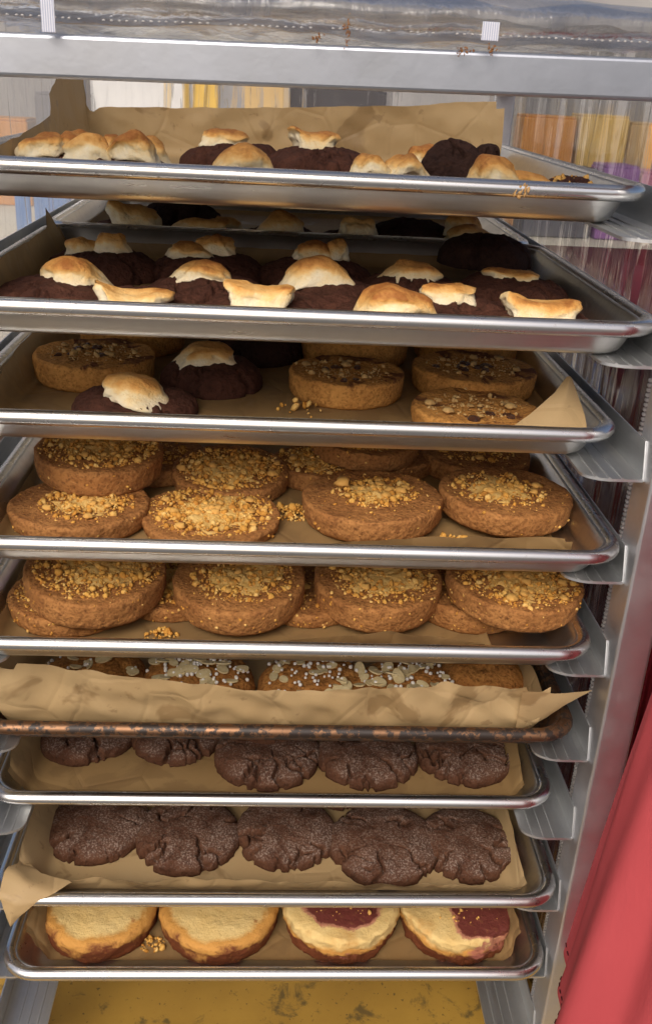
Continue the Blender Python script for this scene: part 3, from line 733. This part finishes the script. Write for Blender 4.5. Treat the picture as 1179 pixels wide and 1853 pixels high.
# --- nut cookies, third level
G3 = 'pale nut cookies'
for i, (x, y, dz, R, h, lab, rot) in enumerate([
  (-156, 182, 0, 48, 21, 'nut cookie with chocolate streak against the parchment wall of the third-level tray', (0, 0, 0)),
  (-140, 284, 0, 47, 26, 'nut cookie behind the chocolate-streaked one on the third-level tray', (0, 0, 0)),
  (46, 160, 0, 46, 20, 'nut cookie with pale crumbly side standing alone mid third-level tray', (0, 0, 0)),
  (153, 186, 0, 51, 20, 'nut cookie with a dark centre, resting behind the folded parchment corner', (0, 0, 0)),
  (138, 94, 0, 48, 14, 'low nut cookie at the rim right beside the folded parchment corner', (0, 0, 0)),
  (60, 268, 0, 48, 30, 'nut cookie behind the lone one on the third-level tray', (0, 0, 0)),
  (164, 288, 0, 48, 30, 'nut cookie behind the dark-centred one on the third-level tray', (0, 0, 0))]):
    t, top = cookie('nut_cookie', lab, 'cookie', G3, 'disc', BLOND, 3, x, y, dz, R, h, 31+i*2.1, rot)
    rg = np.random.default_rng(500+i)
    crumble(t, top, R, 300+i, 0, 0, R*.78, 90, False, NUT, NUT, 7)
    for j in range(6):
        a = rg.uniform(0, 6.28); q = rg.uniform(.05, .7)*R; s = rg.uniform(2.4, 4.6)
        xx, yy = q*math.cos(a), q*math.sin(a); chunk_obj(t, j, s, (xx, yy, top(xx, yy)+s*.1), CHOCBIT, 'chocolate_chunk')
    if i == 3:
        for j in range(5): chunk_obj(t, j, 6, (-12+j*6, 6*math.sin(j*2), top(0, 0)-1.5), CHOCBIT, 'chocolate_chunk')
t = bare('cracked dark cookie hidden behind the deep-cracked one on the third-level tray', 3, -30, 268, 0, 44, 26, 77)

# --- crumb cookies
G4 = 'brown cookies topped with crumble'
CC = [ # level x y dz R h rot crumbs(cx, cy, rr, n, mound, big)
 (4, -151, 72, 0, 51, 15, (R_(-2), 0, 0), (8, -2, 29, 220, True, 6), 'crumb cookie below the tilted one in the bare corner of the fourth-level tray'),
 (4, -55, 69, 0, 51, 11, (R_(2), 0, 0), (0, 2, 43, 520, True, 9), 'cookie wholly buried in golden crumble at the rim of the fourth-level tray'),
 (4, 66, 86, 2, 53, 19, (R_(-1), R_(-2), 0), (4, 6, 27, 190, True, 9), 'crumb cookie with a large square crumb at the fourth-level rim'),
 (4, 169, 96, 6, 51, 18, (0, R_(1), 0), (-6, 2, 30, 190, True, 10), 'crumb cookie by the wall end of the fourth-level parchment strip'),
 (4, -146, 128, 16, 49, 21, (R_(3), R_(2), 0), (0, 4, 38, 420, True, 12), 'upper crumb cookie stacked on two others beside the fourth-level tray wall'),
 (4, -112, 178, 0, 46, 15, (0, 0, 0), (0, 0, 26, 90, False, 3), 'lower crumb cookie mostly hidden under the stacked one, fourth-level tray'),
 (4, -44, 144, 2, 47, 15, (R_(4), 0, 0), (0, 0, 41, 470, True, 6), 'crumble-covered cookie behind the buried one on the fourth-level tray'),
 (4, 26, 170, 0, 38, 16, (0, 0, 0), (0, 0, 32, 260, True, 5), 'small pale crumb cookie wedged behind the one with the square crumb'),
 (4, 84, 206, 0, 50, 15, (0, 0, 0), (0, 0, 28, 90, False, 3), 'lower cookie of the stack behind the square-crumb cookie'),
 (4, 66, 190, 16, 47, 17, (R_(2), R_(3), 0), (-8, 2, 34, 260, True, 5), 'upper cookie of the stack behind the square-crumb cookie'),
 (4, 165, 200, 0, 48, 18, (0, 0, 0), (0, 0, 28, 120, False, 4), 'plain-sided crumb cookie at the back by the fourth-level tray wall'),
 (5, -143, 72, 16, 53, 23, (R_(4), R_(2), 0), (2, 2, 42, 520, True, 8), 'broad crumb cookie lying tilted over another at the fifth-level tray wall'),
 (5, -162, 74, 0, 47, 16, (0, 0, 0), (0, 0, 34, 200, True, 3), 'crumb cookie half covered by the broad tilted one, fifth-level tray'),
 (5, -33, 76, 10, 51, 23, (R_(5), R_(-2), 0), (4, -1, 33, 300, True, 7), 'crumb cookie next to the broad tilted one on the fifth-level tray'),
 (5, 74, 82, 10, 50, 23, (R_(5), 0, 0), (6, -2, 34, 320, True, 6), 'crumb cookie with a bare brown rim between two others, fifth-level tray'),
 (5, 178, 70, 22, 53, 20, (R_(4), R_(2), 0), (2, -3, 46, 460, True, 20), 'cookie heavy with orange crumb slabs at the end of the fifth-level tray'),
 (5, -88, 96, 0, 44, 13, (0, 0, 0), (0, 0, 30, 120, True, 2), 'low crumb cookie squeezed under the broad tilted one and its neighbour, fifth-level tray'),
 (5, 20, 92, 0, 44, 13, (0, 0, 0), (0, 0, 30, 80, False, 2), 'low crumb cookie under and behind two others, fifth-level tray'),
 (5, 150, 92, 0, 48, 20, (0, 0, 0), (0, 0, 30, 80, False, 2), 'crumb cookie underneath the orange-crumbed one on the fifth-level tray'),
]
for i, (k, x, y, dz, R, h, rot, (cx, cy, rr, n, md, big), lab) in enumerate(CC):
    t, top = cookie('crumb_cookie', lab, 'cookie', G4, 'disc', CRUST, k, x, y, dz, R, h, 51+i*1.9, rot)
    rr2 = min(R*.9, rr*1.22); crumble(t, top, R, 700+i, cx*.7, cy, rr2, int(n*1.45), md, CRUMB, CRUMB_PALE, int(big*1.5), .92, 34 if k == 5 else 12)
    if i == 2: chunk_obj(t, 2, 7.5, (-22, 14, top(-22, 14)+5), CRUMB_PALE)
# loose crumble lying between the cookies
def pile(lab, k, x, y, r, n, seed, zt=2.6, mat=None):
    rg = np.random.default_rng(seed); mb = MB()
    for i in range(n):
        a = rg.uniform(0, 6.28); q = rg.uniform()**.5*r; s = min(4.2, .8/rg.uniform(.05, 1)**.6)
        v, f = lump(rg, s); mb.add(v + np.array([q*math.cos(a), q*math.sin(a)*.7, s*.5 + max(0, (1-q/r))*r*.45*rg.uniform(0, 1)]), f)
    o = obj('loose_crumble', mb.me('loose_crumble', True), mat or CRUMB, None, (x, y, LV(k)+zt)); tag(o, lab, 'crumbs', None, 'stuff')
pile('loose golden crumble between the buried cookie and the square-crumb cookie', 4, 5, 92, 19, 240, 1)
pile('loose crumble between the two fourth-level cookies by the parchment strip', 4, 122, 52, 11, 50, 2)
pile('crumbs at the foot of the broad tilted cookie on the fifth level', 5, -90, 36, 13, 60, 3)
pile('crumbs on the parchment between nut and marshmallow cookies', 3, -138, 128, 16, 30, 4)
pile('crumbs on the parchment in front of the lone nut cookie', 3, 10, 110, 22, 16, 5)
pile('crumbled cookie bits lying over the torn piece on the topmost tray', 1, 186, 102, 18, 70, 8, 20, CRUMB_PALE)
pile('cake crumbs between the two golden cakes', 9, -104, 30, 12, 60, 6)

# --- seed cookies, burnt tray
def almond_me(seed):
    rg = np.random.default_rng(seed); V = []; n = 18
    for z in (0, 1.1):
        for k in range(n):
            a = 2*math.pi*k/n; r = 4.6*(1-.25*math.cos(a)**3*(1 if math.cos(a) > 0 else .3)); V.append((1.45*r*math.cos(a), .85*r*math.sin(a), z + .5*math.cos(a*2)*.4))
    F = [tuple(range(n))[::-1], tuple(range(n, 2*n))] + [(k, (k+1) % n, n+(k+1) % n, n+k) for k in range(n)]
    return mesh('almond_slice', V, F, False)
AL = almond_me(1)
for i, (x, y, R, h, na, npl, lab) in enumerate([
   (-150, 78, 44, 22, 9, 20, 'seed cookie in the parchment corner of the burnt tray, few almonds'),
   (-66, 74, 46, 23, 46, 130, 'seed cookie thick with almond slices and white sugar pearls, burnt tray'),
   (28, 72, 46, 22, 30, 90, 'seed cookie in the middle of the burnt tray with scattered pearls'),
   (104, 70, 43, 21, 36, 70, 'seed cookie with large pale almond slices beside the plain one'),
   (168, 84, 36, 27, 0, 0, 'plain golden cookie in the pointed parchment corner of the burnt tray')]):
    t, top = cookie('seed_cookie', lab, 'cookie', 'golden cookies on the burnt tray', 'dome', SEEDC, 6, x, y, 4, R, h, 91+i*2.7)
    rg = np.random.default_rng(900+i)
    for j in range(na):
        a = rg.uniform(0, 6.28); q = rg.uniform()**.5*R*.85; xx, yy = q*math.cos(a), q*math.sin(a)
        o = obj('almond_slice', AL, ALMOND, t, (xx, yy, top(xx, yy)+.2+rg.uniform(0, 2)), (rg.uniform(-.35, .35), rg.uniform(-.35, .35), rg.uniform(0, 6.28)))
        s = rg.uniform(.75, 1.25); o.scale = (s, s, 1)
    if npl:
        mb = MB()
        for j in range(npl):
            a = rg.uniform(0, 6.28); q = rg.uniform()**.6*R*.9; xx, yy = q*math.cos(a), q*math.sin(a); s = rg.uniform(1.0, 1.9)
            mb.add(I1*s + np.array([xx, yy, top(xx, yy)+s*.6+rg.uniform(0, 1.5)]), I1F)
        tag(obj('sugar_pearls', mb.me('sugar_pearls', True), PEARL, t), kind='stuff')

# --- sugared crinkle cookies
G7 = 'sugared dark crinkle cookies'
for i, (k, x, y, dz, R, h, lab) in enumerate([
  (7, -168, 122, 0, 46, 15, 'sugared dark cookie next to the parchment wall of the seventh-level tray'),
  (7, -88, 116, 0, 40, 15, 'small sugared dark cookie second from the parchment wall, seventh-level tray'),
  (7, -8, 92, 0, 46, 15, 'sugared dark cookie nearest the rim in the middle of the seventh-level tray'),
  (7, -8, 134, 13, 43, 15, 'sugared dark cookie riding up on the middle one, seventh-level tray'),
  (7, 78, 92, 0, 44, 15, 'sugared dark cookie second from the bright red cloth, seventh-level tray'),
  (7, 164, 98, 0, 44, 15, 'sugared dark cookie of the seventh-level tray closest to the bright red cloth'),
  (8, -157, 88, 0, 46, 15, 'sugared dark cookie closest to the overhanging parchment corner, eighth-level tray'),
  (8, -76, 76, 0, 46, 15, 'sugared dark cookie second from the overhanging parchment corner'),
  (8, 10, 80, 0, 45, 15, 'sugared dark cookie in the middle of the front row, eighth-level tray'),
  (8, 95, 66, 0, 48, 15, 'broad cracked sugared cookie at the rim, second from the red cloth, eighth-level tray'),
  (8, 170, 68, 0, 44, 15, 'sugared cookie with a smooth bald front by the curled parchment, eighth-level tray'),
  (8, -36, 152, 6, 43, 15, 'sugared dark cookie in the back row between two front ones, eighth-level tray'),
  (8, 66, 150, 4, 43, 15, 'sugared dark cookie in the back row behind the broad cracked one')]):
    t, top = cookie('crinkle_cookie', lab, 'cookie', G7, 'crinkle', CRINKLE, k, x, y, dz, R, h, 121+i*3.3, (0, 0, 0), 240, 62)

# --- cakes
for i, (x, y, R, h, jam, lab) in enumerate([
  (-152, 60, 51, 24, 0, 'golden cake beside the crumpled parchment on the lowest filled tray'),
  (-47, 60, 53, 24, 0, 'golden cake next to a berry cake on the lowest filled tray'),
  (61, 58, 51, 31, 1, 'berry cake with a dark round jam pool, next to a golden cake'),
  (164, 58, 51, 31, 1, 'berry cake with a pink crumbly front, nearest the bright red cloth')]):
    t, top = cookie('butter_cake', lab, 'cake', 'cakes on the lowest filled tray', 'cake', JAMCAKE if jam else CAKE, 9, x, y, 0, R, h, [161.3, 165.1, 169.3, 174.1][i], (R_(2), 0, 0), 132, 46, 'cake_base')
    if jam: crumble(t, top, R, 1100+i, 0, -8, 30, 26, False, CRUMB_PALE, CRUMB_PALE, 2)

# drips and crumbs baked on the rim of the top tray
rg = np.random.default_rng(5); mb = MB()
for i in range(14):
    v, f = lump(rg, 1.3, .5); mb.add(v*np.array([1, .5, 2.0]) + np.array([rg.uniform(134, 146), -329.6+rg.uniform(-.2, .6), rg.uniform(16, 24)]), f)
tag(obj('baked_drip', mb.me('baked_drip', True), DRIP, TR[1]), kind='stuff')

# ------------------------------------------------------------------ plastic cover
cover = thing('plastic_cover', 'clear crinkled plastic cover hanging around the back and sides of the rack', 'cover', (0, 0, -170))
def film(name, fn, nu, nv):
    V = [fn(i/nu, j/nv) for j in range(nv+1) for i in range(nu+1)]; W = nu+1
    F = [(j*W+i, j*W+i+1, (j+1)*W+i+1, (j+1)*W+i) for j in range(nv) for i in range(nu)]
    o = obj(name, mesh(name, [(x, y, z+RZ) for x, y, z in V], F, True), FILM if 'panel' in name and 'top' not in name else PLASTIC, cover); return o
def wob(a, z, sd, am=7): return am*(FR(a*.022+sd, z*.0035, sd, 4) + .45*N(a*.075+sd, z*.006, 2))
film('rear_panel', lambda u, v: (-290+580*u, 738 + wob(u*580, v*880, 1.0), -150+880*v), 150, 50)
for sx, sd in ((1, 3.3), (-1, 5.1)):
    film('side_panel', lambda u, v, sx=sx, sd=sd: (sx*(272 + wob(u*660, v*880, sd, 5)), 72+666*u, -150+880*v), 150, 50)
def roll(u, v):
    x = -300+600*u; a = v*2*math.pi*1.6; r = 15 + 3.5*FR(x*.012, v*2, 4, 3) - v*5
    return (x, 4 + (r+6)*math.cos(a) + 3*N(x*.02, v, 1), 726 + r*.85*math.sin(a) + 2.5*N(x*.03, v*3, 5))
film('rolled_flap', roll, 160, 46)
film('top_panel', lambda u, v: (-275+550*u, 20+720*v, 728 + 7*FR(u*9, v*12, 2, 4)), 90, 90)
# zipper: tape and teeth along the edge of the side panel
b = MB(); b.box(265.0, 265.8, 80, 96, -150, 520); o = obj('zipper_tape', b.me('zipper_tape'), PLASTIC, cover); o.location = (0, 0, RZ*MM)
b = MB()
for i in range(175): z = -140+i*3.7; b.box(261.4, 264.9, 85.6, 89.2, z, z+2.3, .5)
tag(obj('zipper_teeth', b.me('zipper_teeth'), ZIP, cover), kind='stuff').location = (0, 0, RZ*MM)
# stitched seam beads, tab and crumb smears on the rolled flap
b = MB()
for i in range(95):
    x = -170+i*4.1+1.6*N(i*3.7, 1)
    if N(i*.31, 5) > .18: continue
    b.add(I1*np.array([1.0, .4, .5]) + np.array([x, -18.2+.8*N(x*.02, 3), 717.5 + 1.6*N(x*.015, 7)+x*.012]), I1F)
tag(obj('seam_stitches', b.me('seam_stitches', True), TAPE, cover), kind='stuff').location = (0, 0, RZ*MM)
def tab_mat():
    m = NT('striped ribbon'); wv = m.n('ShaderNodeTexWave'); wv.inputs['Scale'].default_value = 260; m.l(m.co, wv.inputs[0])
    m.set('Base Color', m.mix(m.ramp(wv.outputs[1], [(.3, 0), (.7, 1)]), (.72, .73, .78), (.40, .43, .56))); m.set('Roughness', .8); return m.m
TAB = tab_mat()
for (xa, xb, za, zb) in ((-136, -129, 708.5, 742), (93, 102, 716, 725)):
    b = MB(); b.box(xa, xb, -19.5, -18.3, za, zb, .3); obj('ribbon_tab', b.me('ribbon_tab'), TAB, cover).location = (0, 0, RZ*MM)
for (cx, cz, n, rx, rz_, sd) in ((22, 716, 40, 2.2, 6, 1), (84, 710.5, 34, 5, 1.6, 2), (100, 712, 30, 2.4, 2.6, 3), (6, 713, 16, 3, 1.2, 4)):
    rg = np.random.default_rng(sd); mb = MB()
    for i in range(n):
        v, f = lump(rg, rg.uniform(.3, .9), .5); mb.add(v + np.array([cx+rg.normal()*rx*.6, -18.9, cz+rg.normal()*rz_*.6]), f)
    tag(obj('crumb_smear', mb.me('crumb_smear', True), STAIN, cover), kind='stuff').location = (0, 0, RZ*MM)

# ------------------------------------------------------------------ red cloths beside the rack
def red_cloth():
    t = thing('red_garment', 'bright red cloth garment with dark stitched hem hanging beside the rack', 'garment', (314, -75, 42))
    nth, nz = 160, 60; V = []
    for j in range(nz+1):
        v = j/nz; z = 600*v
        fl = 1 - .50*v
        for k in range(nth):
            th = 2*math.pi*k/nth
            fold = 1 + (.075*math.sin(th*6+.4+v*1.5) + .045*math.sin(th*11+2.1-v*2.6))*(1-.35*v) + .03*N(math.cos(th)*2, math.sin(th)*2, v*3)
            V.append((6*v + 95*fl*fold*math.cos(th), 84*fl*fold*math.sin(th), z + (2.0*math.sin(th*5) if j == 0 else 0)))
    F = [(j*nth+k, j*nth+(k+1) % nth, (j+1)*nth+(k+1) % nth, (j+1)*nth+k) for j in range(nz) for k in range(nth)]
    F.append(tuple(nz*nth+k for k in range(nth)))
    o = obj('cloth', mesh('cloth', V, F, True), RED, t)
    mb = MB()
    for k in range(0, nth, 2):
        a = Vector(V[k+nth]); c = Vector(V[(k+1) % nth+nth]); n = Vector((a.x, a.y, 0)).normalized()*.5
        mb.tube([a+n, c+n], .55, 5)
    tag(obj('hem_stitching', mb.me('hem_stitching'), THREAD, t), kind='stuff')
    return t
red_cloth()
tb = thing('draped_table', 'table under a red cloth coloured dark as shaded, standing beyond the plastic cover', 'table', (452, 370, -170))
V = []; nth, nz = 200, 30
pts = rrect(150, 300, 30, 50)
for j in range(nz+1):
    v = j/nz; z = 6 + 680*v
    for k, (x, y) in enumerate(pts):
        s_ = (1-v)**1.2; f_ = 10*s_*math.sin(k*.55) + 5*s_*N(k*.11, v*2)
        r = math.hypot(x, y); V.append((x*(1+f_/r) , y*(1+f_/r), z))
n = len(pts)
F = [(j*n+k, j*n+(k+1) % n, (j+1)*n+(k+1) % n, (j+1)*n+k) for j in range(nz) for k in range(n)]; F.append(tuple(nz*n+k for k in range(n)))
obj('tablecloth', mesh('tablecloth', V, F, True), RED_SHADED, tb)
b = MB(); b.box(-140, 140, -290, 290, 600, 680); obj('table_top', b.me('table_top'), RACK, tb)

# ------------------------------------------------------------------ far side: stall seen through the plastic
b = MB()
V = []
for j in range(13):
    for i in range(81): V.append((-2600+65*i, 3300+30*math.sin(i*.9)+12*N(i*.3, j*.2), -398+j*200))
F = [(j*81+i, j*81+i+1, (j+1)*81+i+1, (j+1)*81+i) for j in range(12) for i in range(80)]
tag(obj('awning_wall', mesh('awning_wall', V, F, True), BACKCLOTH), 'grey fabric wall hanging behind the far market table', 'awning')
mt = thing('market_table', 'long far table under a cream cloth beyond the rack', 'table', (700, 1900, -398))
V = []; pts = rrect(1500, 320, 40, 60); n = len(pts)
for j in range(13):
    v = j/12
    for k, (x, y) in enumerate(pts):
        f_ = 16*(1-v)*math.sin(k*.8); r = math.hypot(x, y); V.append((x*(1+f_/r), y*(1+f_/r), 4+779*v))
F = [(j*n+k, j*n+(k+1) % n, (j+1)*n+(k+1) % n, (j+1)*n+k) for j in range(12) for k in range(n)]; F.append(tuple(12*n+k for k in range(n)))
obj('tablecloth', mesh('tablecloth', V, F, True), CREAM, mt)
b = MB(); b.box(-1450, 1450, -290, 290, 700, 781); obj('table_top', b.me('table_top'), RACK, mt)
FARC = {'orange': (.72, .30, .04), 'yellow': (.75, .50, .12), 'purple': (.36, .17, .44), 'pink': (.62, .25, .36), 'cyan': (.28, .60, .58), 'grey': (.16, .16, .18), 'white': (.75, .74, .72), 'tan': (.60, .42, .20), 'dark': (.07, .065, .07)}
FM_ = {k: flatc('far ' + k, v) for k, v in FARC.items()}
def carton(col, x, y, z, w_, d_, h_, lab):
    t = thing('carton', lab, 'box', (x, y, z), (0, 0, 0), 'packages on the far table')
    b = MB(); b.box(-w_/2, w_/2, -d_/2, d_/2, 0, h_, 4); obj('box_body', b.me('box_body'), FM_[col], t)
    b = MB(); b.box(-w_/2+3, w_/2-3, -d_/2+3, d_/2-3, h_+.2, h_+6, 2); obj('lid_flap', b.me('lid_flap'), FM_[col], t)
TZ = 386
for i, (col, x, w_, h_, dy, lab) in enumerate([
   ('purple', 775, 85, 160, -120, 'purple carton on the far table between charcoal and pink ones'), ('pink', 862, 78, 150, -120, 'pink carton on the far table beside the purple one'),
   ('grey', 640, 160, 150, -120, 'charcoal carton on the far table beside the purple one'), ('grey', 990, 160, 190, -110, 'charcoal carton on the far table beside the pink one'),
   ('orange', 640, 130, 255, 60, 'tall orange carton standing behind the charcoal one'), ('yellow', 775, 120, 262, 60, 'tall yellow carton between orange and tan ones'),
   ('tan', 890, 100, 250, 60, 'tall tan carton beside the turquoise one'), ('cyan', 985, 80, 268, 60, 'tall turquoise carton on the far table'), ('orange', 1080, 100, 250, 60, 'tall orange carton beyond the turquoise one'),
   ('tan', -53, 90, 320, 0, 'tan carton straight behind the rack, beside a black one'), ('white', -350, 220, 330, 40, 'tall white carton behind the rack'), ('yellow', -195, 62, 325, 80, 'tall yellow carton between tan and white ones'),
   ('dark', 120, 230, 300, 40, 'tall black carton on the far table'), ('orange', -660, 110, 190, 20, 'low orange carton at the end of the far table'), ('grey', -530, 110, 250, 20, 'tall charcoal carton beside the white one')]):
    carton(col, x, 1900+dy, TZ, w_, 110, h_, lab)
# blue crate standing on the ground behind the rack
BLUE = flatc('blue crate plastic', (.10, .30, .72), .4)
cr = thing('plastic_crate', 'bright blue slatted plastic crate behind the rack', 'crate', (-452, 1480, -398))
for z in range(0, 4):
    b = MB(); b.box(-70, 70, -100, 100, z*250, z*250+20, 3); obj('crate_floor', b.me('crate_floor'), BLUE, cr)
for i in range(4):
    for y in (-100, 92):
        b = MB(); b.box(-70+i*36.5, -70+i*36.5+29, y, y+8, 21, 960, 1.5); obj('slat', b.me('slat'), BLUE, cr)
